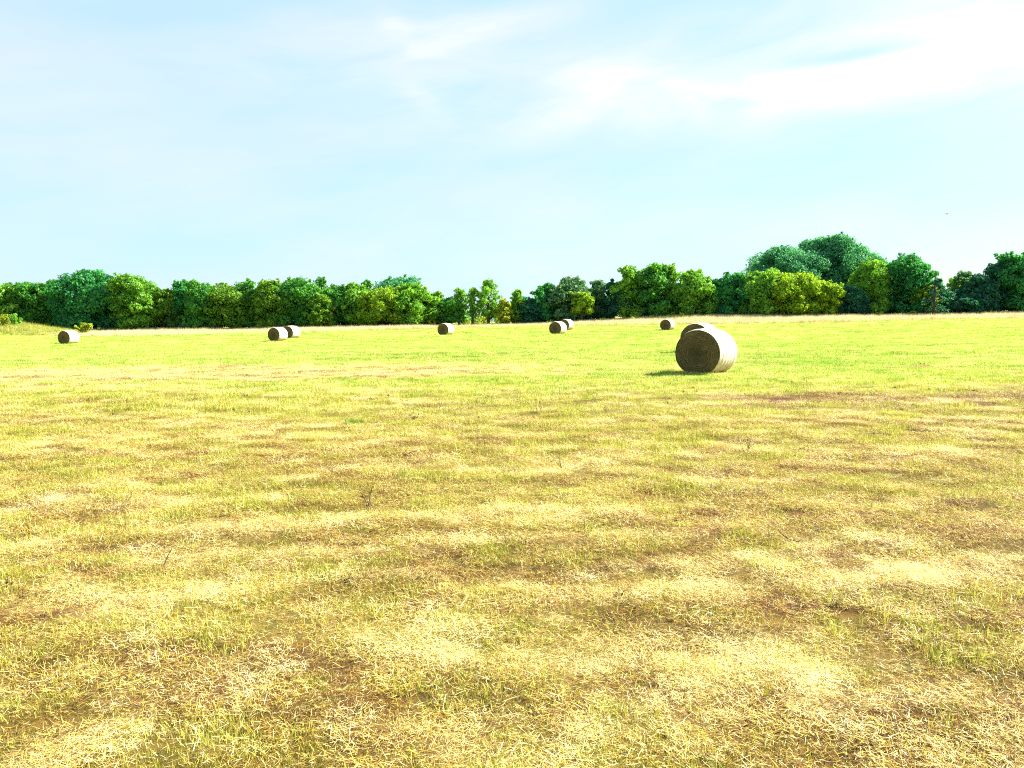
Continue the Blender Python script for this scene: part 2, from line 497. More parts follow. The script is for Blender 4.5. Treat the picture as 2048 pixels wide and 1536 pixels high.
def blades(n, r, lmin, lmax, wmin, wmax, tilt, flat_z=None, curve=.5, rng=RNG, square=False):
    """n grass blades around the origin: arrays (verts, quads, tris)"""
    if square:
        px = rng.uniform(-r, r, n); py = rng.uniform(-r, r, n)
    else:
        rr = r * np.sqrt(rng.random(n)); a0 = rng.random(n) * 2 * PI
        px, py = rr * np.cos(a0), rr * np.sin(a0)
    az = rng.random(n) * 2 * PI
    L = rng.uniform(lmin, lmax, n) * rng.uniform(.7, 1, n)
    w = rng.uniform(wmin, wmax, n) * .5
    if flat_z is None:
        t0 = np.abs(rng.normal(0, tilt, n)); pz = np.full(n, -.01)
        t1 = np.clip(t0 + rng.uniform(0, curve, n), 0, 1.7)
    else:
        t0 = PI / 2 - rng.normal(0.0, .22, n); pz = rng.uniform(*flat_z, n)
        t1 = t0 + rng.normal(0, .25, n)
    d = np.stack([np.cos(az), np.sin(az)], 1)
    fa = az + PI / 2 + rng.normal(0, .6, n)
    s = np.stack([np.cos(fa), np.sin(fa)], 1) * w[:, None]
    def pt(base, t, ll, az2=None):
        o = np.empty((n, 3)); o[:, :2] = base[:, :2] + d * (np.sin(t) * ll)[:, None]; o[:, 2] = base[:, 2] + np.cos(t) * ll
        return o
    b = np.stack([px, py, pz], 1)
    m_ = pt(b, t0, L * .5); e = pt(m_, t1, L * .5)
    s3 = np.concatenate([s, np.zeros((n, 1))], 1)
    V = np.stack([b - s3, b + s3, m_ + s3 * .85, m_ - s3 * .85, e], 1).reshape(-1, 3)
    i = np.arange(n)[:, None] * 5
    return V, i + np.array([[0, 1, 2, 3]]), i + np.array([[3, 2, 4]])


def blade_mesh(name, parts):
    """parts: list of (blade arrays, material)"""
    V, Q, T, mq, mt, mats = [], [], [], [], [], []
    o = 0
    for k, ((v, q, t), m) in enumerate(parts):
        V.append(v); Q.append(q + o); T.append(t + o); o += len(v)
        mq.append(np.full(len(q), k)); mt.append(np.full(len(t), k)); mats.append(m)
    return mesh_np(name, np.concatenate(V), [np.concatenate(Q), np.concatenate(T)], mats, False, None, np.concatenate(mq + mt))


PROTO = {}


def proto_collection(key, meshes):
    c = bpy.data.collections.new(key)
    for k, me in enumerate(meshes):
        c.objects.link(bpy.data.objects.new('%s_%02d' % (key, k), me))
    PROTO[key] = c
    return c


def scatter(name, pts, rot, scl, idx, coll, label, tilt=None):
    """one ground-cover object whose nodes set a clump on every point"""
    n = len(pts)
    me = bpy.data.meshes.new(name)
    me.vertices.add(n); me.vertices.foreach_set('co', np.asarray(pts, np.float32).ravel())
    for an, typ, dat in (('rot', 'FLOAT', rot), ('scl', 'FLOAT', scl), ('idx', 'INT', idx)):
        a = me.attributes.new(an, typ, 'POINT')
        a.data.foreach_set('value', np.asarray(dat, np.float32 if typ == 'FLOAT' else np.int32))
    o = link(bpy.data.objects.new(name, me))
    ng = bpy.data.node_groups.new(name + '_nodes', 'GeometryNodeTree')
    ng.interface.new_socket('Geometry', in_out='INPUT', socket_type='NodeSocketGeometry')
    ng.interface.new_socket('Geometry', in_out='OUTPUT', socket_type='NodeSocketGeometry')
    gi = ng.nodes.new('NodeGroupInput'); go = ng.nodes.new('NodeGroupOutput')
    ci = ng.nodes.new('GeometryNodeCollectionInfo'); ci.inputs['Collection'].default_value = coll
    ci.inputs['Separate Children'].default_value = True; ci.inputs['Reset Children'].default_value = True
    iop = ng.nodes.new('GeometryNodeInstanceOnPoints'); iop.inputs['Pick Instance'].default_value = True
    def attr(nm, typ):
        a = ng.nodes.new('GeometryNodeInputNamedAttribute'); a.data_type = typ; a.inputs['Name'].default_value = nm
        return a.outputs['Attribute']
    cx = ng.nodes.new('ShaderNodeCombineXYZ'); ng.links.new(attr('rot', 'FLOAT'), cx.inputs[2])
    er = ng.nodes.new('FunctionNodeEulerToRotation'); ng.links.new(cx.outputs[0], er.inputs[0])
    ng.links.new(gi.outputs[0], iop.inputs['Points'])
    ng.links.new(ci.outputs[0], iop.inputs['Instance'])
    ng.links.new(attr('idx', 'INT'), iop.inputs['Instance Index'])
    ng.links.new(er.outputs[0], iop.inputs['Rotation'])
    cs = ng.nodes.new('ShaderNodeCombineXYZ')
    sa = attr('scl', 'FLOAT')
    for k in range(3): ng.links.new(sa, cs.inputs[k])
    ng.links.new(cs.outputs[0], iop.inputs['Scale'])
    ng.links.new(iop.outputs[0], go.inputs[0])
    md = o.modifiers.new('scatter', 'NODES'); md.node_group = ng
    tag(o, label, None, None, 'stuff')
    return o


# ------------------------------------------------------------------ ground sheet
def build_ground():
    ys = np.concatenate([np.linspace(-60, 1.4, 40), np.geomspace(1.5, 1200, 270)])
    s = np.linspace(-1, 1, 321)
    xs = 4.0 * np.sinh(6.4 * s) * (1200 / (4.0 * math.sinh(6.4)))
    X, Y = np.meshgrid(xs, ys)
    Z = terr(X, Y)
    V = np.stack([X, Y, Z], 2).reshape(-1, 3)
    nx, ny = len(xs), len(ys)
    i = (np.arange(ny - 1)[:, None] * nx + np.arange(nx - 1)[None]).ravel()
    Q = np.stack([i, i + 1, i + nx + 1, i + nx], 1)
    g, h, b = fields(X, Y)
    far = smooth(30, 60, Y)
    g = g * (1 - far) * (.25 + .5 * smooth(8, 25, Y)) + far * np.clip(.55 + .45 * g, 0, 1)
    colr = np.stack([g, h, b, np.ones_like(g)], 2).reshape(-1, 4)
    me = mesh_np('field', V, [Q], M['ground'], True, {'growth': ('POINT', 'FLOAT_COLOR', colr)})
    o = link(bpy.data.objects.new('field', me))
    tag(o, 'mown hay field of yellow stubble and lime green grass', None, None, 'structure')


build_ground()

# ------------------------------------------------------------------ short grass over the field
ms = []
for k in range(4):   # 0-3 straw stubble
    ms.append(blade_mesh('m', [(blades(40, .12, .02, .065, .0018, .0034, .5), M['straw']), (blades(6, .12, .02, .06, .0018, .003, .5), M['green']),
                               (blades(12, .13, .035, .10, .0014, .0026, 0, (.004, .025)), M['hay']), (blades(12, .12, .015, .045, .002, .0036, .7), M['brown'])]))
for k in range(4):   # 4-7 green grass
    ms.append(blade_mesh('m', [(blades(52, .11, .03, .085, .0018, .0034, .42), M['green']), (blades(18, .12, .025, .075, .0018, .0034, .5), M['straw']),
                               (blades(5, .13, .03, .09, .0014, .0026, 0, (.005, .03)), M['hay'])]))
for k in range(4):   # 8-11 loose hay lying
    ms.append(blade_mesh('m', [(blades(84, .14, .03, .11, .0013, .0026, 0, (.005, .04)), M['hay']), (blades(14, .14, .04, .12, .0016, .003, 0, (.006, .04)), M['straw']),
                               (blades(3, .1, .11, .18, .0016, .0026, 0, (.02, .045)), M['hay']), (blades(12, .13, .02, .06, .002, .0034, .5), M['straw'])]))
for k in range(4):   # 12-15 dead brown stubble
    ms.append(blade_mesh('m', [(blades(36, .12, .018, .055, .0018, .0036, .55), M['brown']), (blades(12, .12, .02, .06, .0018, .0034, .5), M['straw']),
                               (blades(7, .13, .03, .10, .0014, .0026, 0, (.003, .018)), M['hay'])]))
for k in range(3):   # 16-18 far lime grass
    ms.append(blade_mesh('m', [(blades(80, .2, .04, .085, .004, .008, .5), M['field']), (blades(8, .2, .03, .07, .004, .008, .5), M['straw'])]))
for k in range(3):   # 19-21 trampled litter close to the soil
    ms.append(blade_mesh('m', [(blades(70, .13, .02, .07, .0015, .003, 0, (.001, .012)), M['brown']), (blades(44, .13, .02, .08, .0014, .0026, 0, (.002, .018)), M['straw']),
                               (blades(16, .13, .02, .06, .0013, .0024, 0, (.004, .02)), M['hay'])]))
for k in range(3):   # 22-24 dark dead leaves and broken weed stubs
    ms.append(blade_mesh('m', [(blades(9 + 4 * k, .05, .03, .07, .006, .014, .9), M['husk']), (blades(5, .03, .05, .13, .002, .004, .35), M['husk'])]))
proto_collection('short_grass_clumps', ms)


def field_points():
    P, R_, Sc, I = [], [], [], []
    rng = np.random.default_rng(3)
    for (y0, y1, dens, sc) in ((1.9, 3.6, 260, .68), (3.6, 5.5, 200, .78), (5.5, 9, 135, .92), (9, 14, 78, 1.15), (14, 30, 34, 1.45), (30, 62, 8.0, 1.7), (62, 128, 2.6, 2.5)):
        hw1 = .74 * y1 * 1.12 + 1.5
        n = int(2 * hw1 * (y1 - y0) * dens)
        X = rng.uniform(-hw1, hw1, n); Y = rng.uniform(y0, y1, n)
        k = np.abs(X) < .74 * Y * 1.12 + 1.5
        X, Y = X[k], Y[k]
        g, h, b = fields(X, Y)
        fine = fbm(X * 3.1, Y * 4.2, 88, 3)
        bare = .55 * fbm(X * 2.1 + 4, Y * 3.3, 97, 2) + .45 * vnoise(X * 7.5, Y * 9, 98)
        near = (1 - smooth(12, 26, Y)) * .95
        keep = rng.random(len(X)) > np.clip((bare - .45) * 6, 0, .96) * (1 - .5 * np.clip(g, 0, 1)) * (1 - .5 * np.clip(h, 0, 1)) * near
        wg = np.clip(g + (fine - .5) * 1.3, .02, 1) ** 1.7 * (1.05 + .85 * smooth(3.5, 10, Y))
        wh = np.clip(h + (fine - .5) * -.7, 0, 1) ** 1.6 * 1.7
        wb = np.clip(b + (.5 - fine) * .8, 0, 1) ** 1.3 * 1.35
        ws = np.full(len(X), .55)
        tot = wg + wh + wb + ws
        u = rng.random(len(X)) * tot
        t = np.where(u < ws, 0, np.where(u < ws + wg, 1, np.where(u < ws + wg + wh, 2, 3)))
        idx = t * 4 + rng.integers(0, 4, len(X))
        farm = (t == 1) & (rng.random(len(X)) < smooth(16, 32, Y))
        idx = np.where(farm, 16 + rng.integers(0, 3, len(X)), idx)
        lump = fbm(X * 2.6 + 8, Y * 3.4, 103, 2)
        s = sc * rng.uniform(.75, 1.3, len(X)) * (1 + (1.5 * (lump - .5)) * near * (t != 2)) * np.where(t == 1, 1 + .5 * (fine - .4), 1)
        Z = terr(X, Y)
        if y1 <= 14:
            n2 = int(2 * hw1 * (y1 - y0) * 58)
            x2 = rng.uniform(-hw1, hw1, n2); y2 = rng.uniform(y0, y1, n2)
            k2 = np.abs(x2) < .74 * y2 * 1.12 + 1.5
            x2, y2 = x2[k2], y2[k2]
            P.append(np.stack([x2, y2, terr(x2, y2)], 1)); R_.append(rng.random(len(x2)) * 6.283)
            Sc.append(rng.uniform(.8, 1.25, len(x2)) * (1 + .25 * (y2 > 6))); I.append(19 + rng.integers(0, 3, len(x2)))
        if y1 <= 30:
            n2 = int(2 * hw1 * (y1 - y0) * 2.2)
            x2 = rng.uniform(-hw1, hw1, n2); y2 = rng.uniform(y0, y1, n2)
            k2 = (np.abs(x2) < .74 * y2 * 1.12 + 1.5) & (fbm(x2 * .5, y2 * .9, 107, 3) > .47)
            x2, y2 = x2[k2], y2[k2]
            P.append(np.stack([x2, y2, terr(x2, y2)], 1)); R_.append(rng.random(len(x2)) * 6.283)
            Sc.append(rng.uniform(.5, 1.2, len(x2)) * (1 + .3 * (y2 > 12))); I.append(22 + rng.integers(0, 3, len(x2)))
        P.append(np.stack([X, Y, Z], 1)[keep]); R_.append((rng.random(len(X)) * 6.283)[keep]); Sc.append(s[keep]); I.append(idx[keep])
    return np.concatenate(P), np.concatenate(R_), np.concatenate(Sc), np.concatenate(I)


scatter('short_grass', *field_points(), PROTO['short_grass_clumps'], 'short mown grass stubble and scattered hay covering the field')

# ------------------------------------------------------------------ uncut tall grass along the trees
ms = []
for k in range(4):
    ms.append(blade_mesh('m', [(blades(42, .45, .35, .8, .008, .018, .22, curve=.35), M['tall']), (blades(5, .4, .25, .5, .01, .02, .4), M['weed'])]))
proto_collection('tall_grass_clumps', ms)
ms = []
for k in range(4):
    ms.append(blade_mesh('m', [(blades(46, .5, .5, 1.25, .012, .03, .4, curve=.6), M['weed']), (blades(10, .4, .5, 1.1, .008, .02, .3), M['tall'])]))
proto_collection('weed_clumps', ms)


def edge_near(X):
    """where mowing stopped: near edge of the uncut strip"""
    px = X / 128 * F + 1024
    e = np.interp(px, [-200, 0, 300, 700, 900, 1060, 1250, 1500, 1800, 2048, 2300], [108, 110, 112, 116, 120, 124, 119, 117, 120, 121, 121])
    return e + 3.5 * (fbm(X * .07, X * 0 + 3, 71, 3) - .5)


def strip_points():
    rng = np.random.default_rng(5)
    n = 36000
    X = rng.uniform(-112, 112, n); Y = rng.uniform(105, 139, n)
    k = (Y > edge_near(X)) & ((((X + 88) / 21) ** 2 + ((Y - 119) / 10) ** 2) > .9) & (rng.random(n) < .45 + .9 * fbm(X * .12, Y * .2, 15, 3))
    X, Y = X[k], Y[k]
    s = rng.uniform(.6, 1.15, len(X)) * (.65 + .7 * fbm(X * .1, Y * .1, 16, 2))
    return np.stack([X, Y, terr(X, Y)], 1), rng.random(len(X)) * 6.28, s, rng.integers(0, 4, len(X))


scatter('tall_grass', *strip_points(), PROTO['tall_grass_clumps'], 'strip of uncut pale dry grass in front of the trees')


def bank_points():
    rng = np.random.default_rng(6)
    n = 5200
    X = rng.uniform(-104, -63, n); Y = rng.uniform(108, 132, n)
    d = ((X + 88) / 21) ** 2 + ((Y - 119) / 9.5) ** 2 + .5 * (fbm(X * .2, Y * .2, 3, 2) - .5)
    k = d < 1
    X, Y, d = X[k], Y[k], d[k]
    s = np.clip(1.45 - .85 * d, .35, 1.5) * rng.uniform(.7, 1.15, len(X))
    return np.stack([X, Y, terr(X, Y)], 1), rng.random(len(X)) * 6.28, s, rng.integers(0, 4, len(X))


scatter('bank_weeds', *bank_points(), PROTO['weed_clumps'], 'bank of tall yellow green weeds at the field corner')

# ------------------------------------------------------------------ trees
GROUP_T = 'trees along the far edge of the field'


def leaf_cloud(cent, rad, nper, size, rng, flat=.8, shell=.55):
    """leaf-sized quads through a set of lobes; returns verts, quads, tint per quad"""
    Cs, Rs, Ns = [], [], []
    for c, r, n in zip(cent, rad, nper):
        v = rng.normal(size=(n, 3)); v /= np.linalg.norm(v, axis=1)[:, None]
        q = shell + (1.12 - shell) * rng.random(n) ** .6 + .35 * (rng.random(n) < .12) * rng.random(n)
        q *= 1 + .16 * np.sin(v[:, 0] * 5 + c[0] * 3) * np.sin(v[:, 2] * 6 + c[1] * 2)
        p = v * q[:, None] * r * np.array([1, 1, flat]) + c
        Cs.append(p); Ns.append(v); Rs.append(np.full(n, rng.random()))
    P = np.concatenate(Cs); V = np.concatenate(Ns); lobe = np.concatenate(Rs)
    n = len(P)
    nr = V * np.array([1, 1, 1.2]) + rng.normal(size=(n, 3)) * .55
    nr /= np.linalg.norm(nr, axis=1)[:, None]
    a = np.cross(nr, rng.normal(size=(n, 3))); a /= np.linalg.norm(a, axis=1)[:, None] + 1e-9
    b = np.cross(nr, a)
    sz = size * (rng.uniform(.5, 1.3, n) * (.75 + .6 * lobe) * np.where(rng.random(n) < .08, 1.7, 1))[:, None]
    asp = rng.uniform(.45, .8, n)[:, None]
    bend = nr * sz * rng.uniform(-.25, .25, n)[:, None]
    A, B = a * sz, b * sz * asp
    W = np.stack([P - A, P - B * rng.uniform(.7, 1.2, (n, 1)) + bend, P + A, P + B * rng.uniform(.7, 1.2, (n, 1)) + bend], 1).reshape(-1, 3)
    Q = np.arange(n)[:, None] * 4 + np.arange(4)[None]
    tint = np.clip(.45 * lobe + .55 * rng.random(n), 0, 1)
    return W, Q, tint


def tree(label, px, top, wpx, Y, kind='dome', pal='green', cb=.12, dens=1.0, leaf=.205, name='broadleaf_tree', seed=0):
    rng = np.random.default_rng(1000 + seed)
    pt = at(px, top, Y)
    gz = tz(pt.x, Y)
    H = max(1.2, pt.z - gz)
    R = wpx / 2 * Y / F
    root = empty(name, (pt.x, Y, gz - .05))
    tag(root, label, 'tree', GROUP_T)
    Hc = H * (1 - cb)
    zc = H * cb + Hc * .5
    cent, rad = [], []
    if kind == 'open':
        nl = int(30 + 8 * R)
        for k in range(nl):
            t = (k + rng.random()) / nl
            env = R * (.28 + .72 * math.sin(PI * (.10 + .84 * t)) ** .8) * (1 - .25 * t)
            a = rng.random() * 2 * PI
            q = env * rng.uniform(.15, .85)
            r = rng.uniform(.13, .30) * R * (1.15 - .45 * t)
            cent.append((math.cos(a) * q, math.sin(a) * q, min(H * cb + Hc * (.04 + .92 * t), H - r * .8))); rad.append(r)
        for k in range(3):
            cent.append((rng.uniform(-.3, .3) * R, 0, H * (.97 - .05 * k) - .15 * R)); rad.append(.17 * R)
    else:
        nl = int(38 + 11 * R)
        lean = rng.uniform(-.25, .25)
        for k in range(nl):
            v = rng.normal(size=3); v /= np.linalg.norm(v)
            q = rng.uniform(.45, .93)
            pz_ = v[2] * q
            wd = (1.04 if pz_ < 0 else (1 - .18 * pz_)) * (1 + .12 * math.sin(3 * math.atan2(v[1], v[0]) + seed))
            r = rng.uniform(.13, .29) * min(R, Hc * .6)
            z = min(zc + pz_ * Hc * .52, H - r * .75)
            cent.append((v[0] * q * R * wd + lean * R * max(0, pz_), v[1] * q * R * wd, z)); rad.append(r)
        for k in range(9):   # a few heavy boughs make the outline step
            v = rng.normal(size=3); v /= np.linalg.norm(v); v[2] = abs(v[2]) * .9
            r = rng.uniform(.24, .40) * min(R, Hc * .55)
            q = rng.uniform(.55, .82)
            cent.append((v[0] * q * R, v[1] * q * R, min(zc + v[2] * q * Hc * .52, H - r * .75))); rad.append(r)
        for k in range(4):
            r = rng.uniform(.15, .24) * min(R, Hc * .55)
            cent.append((lean * R + rng.uniform(-.38, .38) * R, rng.uniform(-.3, .3) * R, H - r * .8 - rng.uniform(0, .04) * H)); rad.append(r)
        for k in range(5):   # heart of the crown
            cent.append((rng.uniform(-.35, .35) * R, rng.uniform(-.3, .3) * R, H * cb + Hc * rng.uniform(.2, .7))); rad.append(.36 * min(R, Hc * .55))
        # low skirt so the crown reaches the field edge
        for k in range(int(6 + 3 * R)):
            a = rng.random() * 2 * PI; r = rng.uniform(.18, .30) * R
            cent.append((math.cos(a) * R * .75, math.sin(a) * R * .75, H * cb + r * rng.uniform(.5, 1.6))); rad.append(r)
    big = list(zip(cent, rad))
    # sprigs on the outline
    for k in range(int((85 if kind != 'open' else 50) * (1 + R * .15))):
        c, r = big[rng.integers(len(big))]
        v = rng.normal(size=3); v[2] = abs(v[2]) * .9 + .1; v /= np.linalg.norm(v)
        rs = rng.uniform(.10, .36)
        p = np.array(c) + v * (r + rs * rng.uniform(.2, 1.5))
        if p[2] < H * 1.035:
            cent.append(tuple(p)); rad.append(rs)
    cent = np.array(cent); rad = np.array(rad)
    cent[:, 2] = np.maximum(cent[:, 2], rad * .55)
    nper = np.maximum(4, (dens * (112 if kind != 'open' else 88) * rad ** 1.8 * (.30 / leaf) ** 2)).astype(int)
    W, Q, tint = leaf_cloud(cent, rad, nper, leaf, rng)
    W[:, 2] = np.maximum(W[:, 2], .03)
    me = mesh_np('crown', W, [Q], FOL[pal], False, {'tint': ('FACE', 'FLOAT', tint)})
    link(bpy.data.objects.new('crown', me), root)
    # trunk with limbs into the lobes
    mb = MB()
    tr = .028 * H + .05
    hx, hy = rng.normal(0, .05, 2) * H
    hp = [(0, 0, -.1), (hx * .2, hy * .2, H * .2), (hx * .5, hy * .5, H * .45), (hx * .9, hy * .9, H * .72), (hx, hy, H * .9)]
    mb.add(tube(hp, [tr * 1.25, tr, tr * .75, tr * .42, tr * .15], 8))
    order = rng.permutation(len(big))[:9]
    for j in order:
        c, r = big[j]
        z0 = max(H * .12, min(c[2] - r, c[2] * .75)) * rng.uniform(.6, .95)
        f = z0 / (H * .9)
        s = Vector((hx * f, hy * f, z0)); e = Vector(c)
        md = s.lerp(e, .5) + Vector((0, 0, -.06 * (e - s).length)); 
        rr = tr * (1 - f) * .55 + .03
        mb.add(tube([s, md, e], [rr, rr * .65, rr * .25], 6))
    mb.build('trunk', M['bark'], root)
    return root


T = [
    # label, px, top, width px, distance, kind, palette, crown base, density
    ('yellow green tree at the left edge of the photo behind the weedy bank', 10, 567, 90, 139, 'dome', 'bright', .02, 1),
    ('low bushy green tree above the weedy bank, second from the left end', 60, 562, 92, 140, 'dome', 'green', .02, 1),
    ('narrow green tree left of the big teal dome, in front of the dark hollow', 108, 558, 69, 141, 'dome', 'green', .02, 1),
    ('broad teal green dome tree, tallest of the left wood, behind the leftmost bale', 185, 541, 150, 141, 'dome', 'teal', .02, 1.1),
    ('round tree with a yellow green right side, just right of the big teal dome', 268, 549, 97, 139, 'dome', 'bright', .03, .95),
    ('low olive yellow tree filling the dip in the left skyline', 330, 578, 71, 140, 'dome', 'olive', .03, 1),
    ('small peaked dark green tree right of the skyline dip', 367, 561, 63, 141, 'dome', 'teal', .03, 1),
    ('mid green tree between the small peaked tree and the olive tree', 407, 563, 85, 139, 'dome', 'green', .02, 1),
    ('olive yellow topped tree left of the paired bales', 458, 569, 95, 140, 'dome', 'olive', .02, 1),
    ('rounded green tree up and left of the paired bales', 502, 561, 69, 141, 'dome', 'green', .02, 1),
    ('olive topped tree directly behind the two bales standing together at left', 545, 560, 83, 139, 'dome', 'olive', .02, 1),
    ('large dark green tree up and right of the paired bales', 602, 556, 113, 140, 'dome', 'green', .03, 1.05),
    ('slender tree top poking up behind the large dark green tree', 638, 553, 51, 144, 'open', 'green', .05, 1.1),
    ('yellowish bushy tree leaning out of the right side of the large dark green tree', 641, 588, 62, 137, 'dome', 'olive', .05, 1),
    ('even green tree midway between the paired bales and the gap in the wood', 674, 570, 76, 140, 'dome', 'green', .03, 1),
    ('bright green round tree left of the golden olive tree', 706, 566, 74, 140, 'dome', 'bright', .05, .95),
    ('green tree with a peaked top in front of the bluish dome', 733, 562, 64, 143, 'dome', 'green', .05, 1),
    ('bluish dome tree standing farther back behind the golden olive tree', 793, 554, 111, 166, 'dome', 'far', .05, 1),
    ('golden olive tree in front of the bluish dome', 766, 577, 115, 138, 'dome', 'yellow', .05, 1),
    ('large bright green round tree sloping down to the gap in the wood', 830, 568, 111, 139, 'dome', 'bright', .04, 1),
    ('small olive green tree above and left of the single middle bale', 869, 585, 62, 139, 'open', 'olive', .05, 1.3),
    ('lowest green tree above the single middle bale', 899, 597, 50, 139, 'dome', 'green', .15, .9),
    ('slender open tree left of the taller light tree in the gap', 918, 578, 48, 140, 'open', 'bright', .10, 1.0),
    ('second slender open tree, touching the taller light tree in the gap', 944, 577, 40, 139, 'open', 'bright', .20, .62),
    ('tall light green open tree standing in the gap of the wood', 976, 559, 66, 139, 'open', 'bright', .20, .62),
    ('low light green bushy tree right of the tall open tree in the gap', 1007, 600, 44, 137, 'open', 'light', .05, 1.0),
    ('small green tree with a forked top at the right side of the gap', 1036, 582, 46, 139, 'open', 'bright', .03, 1.5),
    ('low dark green tree between the forked tree and the grey green tree', 1060, 597, 50, 139, 'dome', 'dark', .02, 1),
    ('dark teal tree leaning left against the grey green tree', 1090, 567, 71, 140, 'open', 'teal', .03, 1.5),
    ('round grey green tree behind the pair of bales at the middle', 1137, 555, 90, 140, 'dome', 'grey', .03, .95),
    ('small yellow green tree lit up in front of the grey green tree', 1164, 584, 45, 136, 'dome', 'yellow', .28, .9),
    ('feathery blue green tree right of the grey green tree', 1196, 561, 58, 141, 'open', 'grey', .05, 1.3),
    ('dark leaning tree left of the three tall trees', 1222, 562, 58, 140, 'open', 'dark', .03, 1.5),
    ('left one of the three tall trees behind the far single bale', 1254, 531, 86, 140, 'open', 'bright', .04, 1.5),
    ('tallest of the three tall trees behind the far single bale', 1302, 526, 90, 141, 'dome', 'green', .03, .9),
    ('narrow light topped tree between the tallest and the rightmost of the three tall trees', 1341, 530, 56, 142, 'open', 'bright', .04, 1.5),
    ('right one of the three tall trees, with a yellow green flank', 1387, 540, 90, 140, 'dome', 'bright', .03, .95),
    ('dark teal tree just right of the skyline notch above the big bale', 1440, 556, 66, 141, 'dome', 'teal', .02, .95),
    ('teal tree up and right of the big bale', 1476, 545, 82, 140, 'dome', 'teal', .02, .95),
    ('yellow green round tree below the left end of the giant bluish trees', 1523, 539, 88, 138, 'dome', 'bright', .02, 1),
    ('golden yellow tree in front of the giant bluish trees', 1584, 546, 108, 137, 'dome', 'yellow', .03, 1),
    ('smaller golden topped tree right of the golden yellow tree', 1643, 560, 71, 137, 'dome', 'yellow', .03, 1),
    ('giant bluish tree with a stepped crown, left end of the bluish giants', 1578, 495, 170, 172, 'dome', 'far', .10, 1),
    ('bluish giant tree with a pointed top, middle of the bluish giants', 1634, 482, 110, 178, 'dome', 'far', .10, 1),
    ('giant bluish dome tree, highest of the whole wood', 1686, 474, 172, 174, 'dome', 'far', .12, 1),
    ('yellow green tree at the right foot of the highest bluish dome', 1741, 519, 84, 140, 'dome', 'bright', .05, .9),
    ('dark teal tree low between the small golden tree and the yellow green tree', 1700, 572, 79, 138, 'dome', 'dark', .02, 1),
    ('tall pointed green tree left of the bare spired conifer', 1815, 508, 103, 140, 'dome', 'teal', .04, .95),
    ('yellow leaved small tree hanging beside the bare spired conifer', 1850, 566, 43, 137, 'dome', 'yellow', .15, .9),
    ('thin pale open tree just right of the bare spired conifer', 1908, 555, 56, 142, 'open', 'bright', .10, .8),
    ('thin pale feathery tree, taller, left of the dark right edge trees', 1932, 541, 68, 141, 'open', 'grey', .10, .8),
    ('low dark tree under the thin pale trees', 1915, 579, 110, 139, 'dome', 'dark', .02, 1),
    ('dark blue green tree left of the tall right edge tree', 1960, 551, 69, 139, 'dome', 'dark', .02, .95),
    ('dark tree with ragged left branches near the right edge', 1996, 527, 77, 141, 'open', 'dark', .04, 1.7),
    ('tall dark tree cut by the right edge of the photo', 2036, 507, 90, 140, 'dome', 'teal', .04, .9),
]
for i, t in enumerate(T):
    lab, px, top, w, Y, kind, pal, cb, dn = t
    tree(lab, px, top, w, Y, kind, pal, cb, dn, seed=i)


# dead conifer with drooping bare boughs
def conifer():
    pt = at(1871, 541, 133); gz = tz(pt.x, 133); H = pt.z - gz
    root = empty('conifer_tree', (pt.x, 133, gz - .05))
    tag(root, 'sparse dark conifer with a bare spire and drooping boughs', 'tree', GROUP_T)
    rng = np.random.default_rng(77)
    mb = MB(); mb.add(tube([(0, 0, -.1), (0, 0, H * .5), (0, 0, H)], [.30, .20, .07], 7))
    cent, rad = [], []
    for k in range(46):
        z = H * (.12 + .72 * k / 46) + rng.uniform(-.1, .1)
        L = (H - z) * .42 + .3; a = rng.random() * 2 * PI
        e = Vector((math.cos(a) * L, math.sin(a) * L, z - L * .25)); m_ = Vector((math.cos(a) * L * .5, math.sin(a) * L * .5, z + .05))
        mb.add(tube([(0, 0, z), m_, e], [.06, .045, .02], 5))
        for q in (.45, .7, .95):
            p = Vector((0, 0, z)).lerp(e, q); cent.append(p); rad.append(rng.uniform(.16, .30))
    W, Q, tint = leaf_cloud(np.array(cent), np.array(rad), [13] * len(rad), .2, rng, .45)
    me = mesh_np('crown', W, [Q], FOL['dark'], False, {'tint': ('FACE', 'FLOAT', tint)})
    link(bpy.data.objects.new('crown', me), root)
    mb.build('trunk', M['bark'], root)


conifer()


def foliage_stuff(name, label, items, pal, seed, leaf=.26, dens=85):
    rng = np.random.default_rng(seed)
    cent = np.array([(x, y, tz(x, y) + z) for x, y, z, r in items]); rad = np.array([r for *_, r in items])
    W, Q, tint = leaf_cloud(cent, rad, np.maximum(6, (dens * rad ** 2)).astype(int), leaf, rng)
    me = mesh_np(name, W, [Q], FOL[pal], False, {'tint': ('FACE', 'FLOAT', tint)})
    return tag(link(bpy.data.objects.new(name, me)), label, None, None, 'stuff')


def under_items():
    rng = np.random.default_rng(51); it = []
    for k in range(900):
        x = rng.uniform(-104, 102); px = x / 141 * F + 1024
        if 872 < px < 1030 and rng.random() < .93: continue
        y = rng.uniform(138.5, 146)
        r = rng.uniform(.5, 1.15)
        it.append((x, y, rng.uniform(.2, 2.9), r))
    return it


foliage_stuff('undergrowth', 'dark undergrowth below the trees of the wood', under_items(), 'dark', 52)


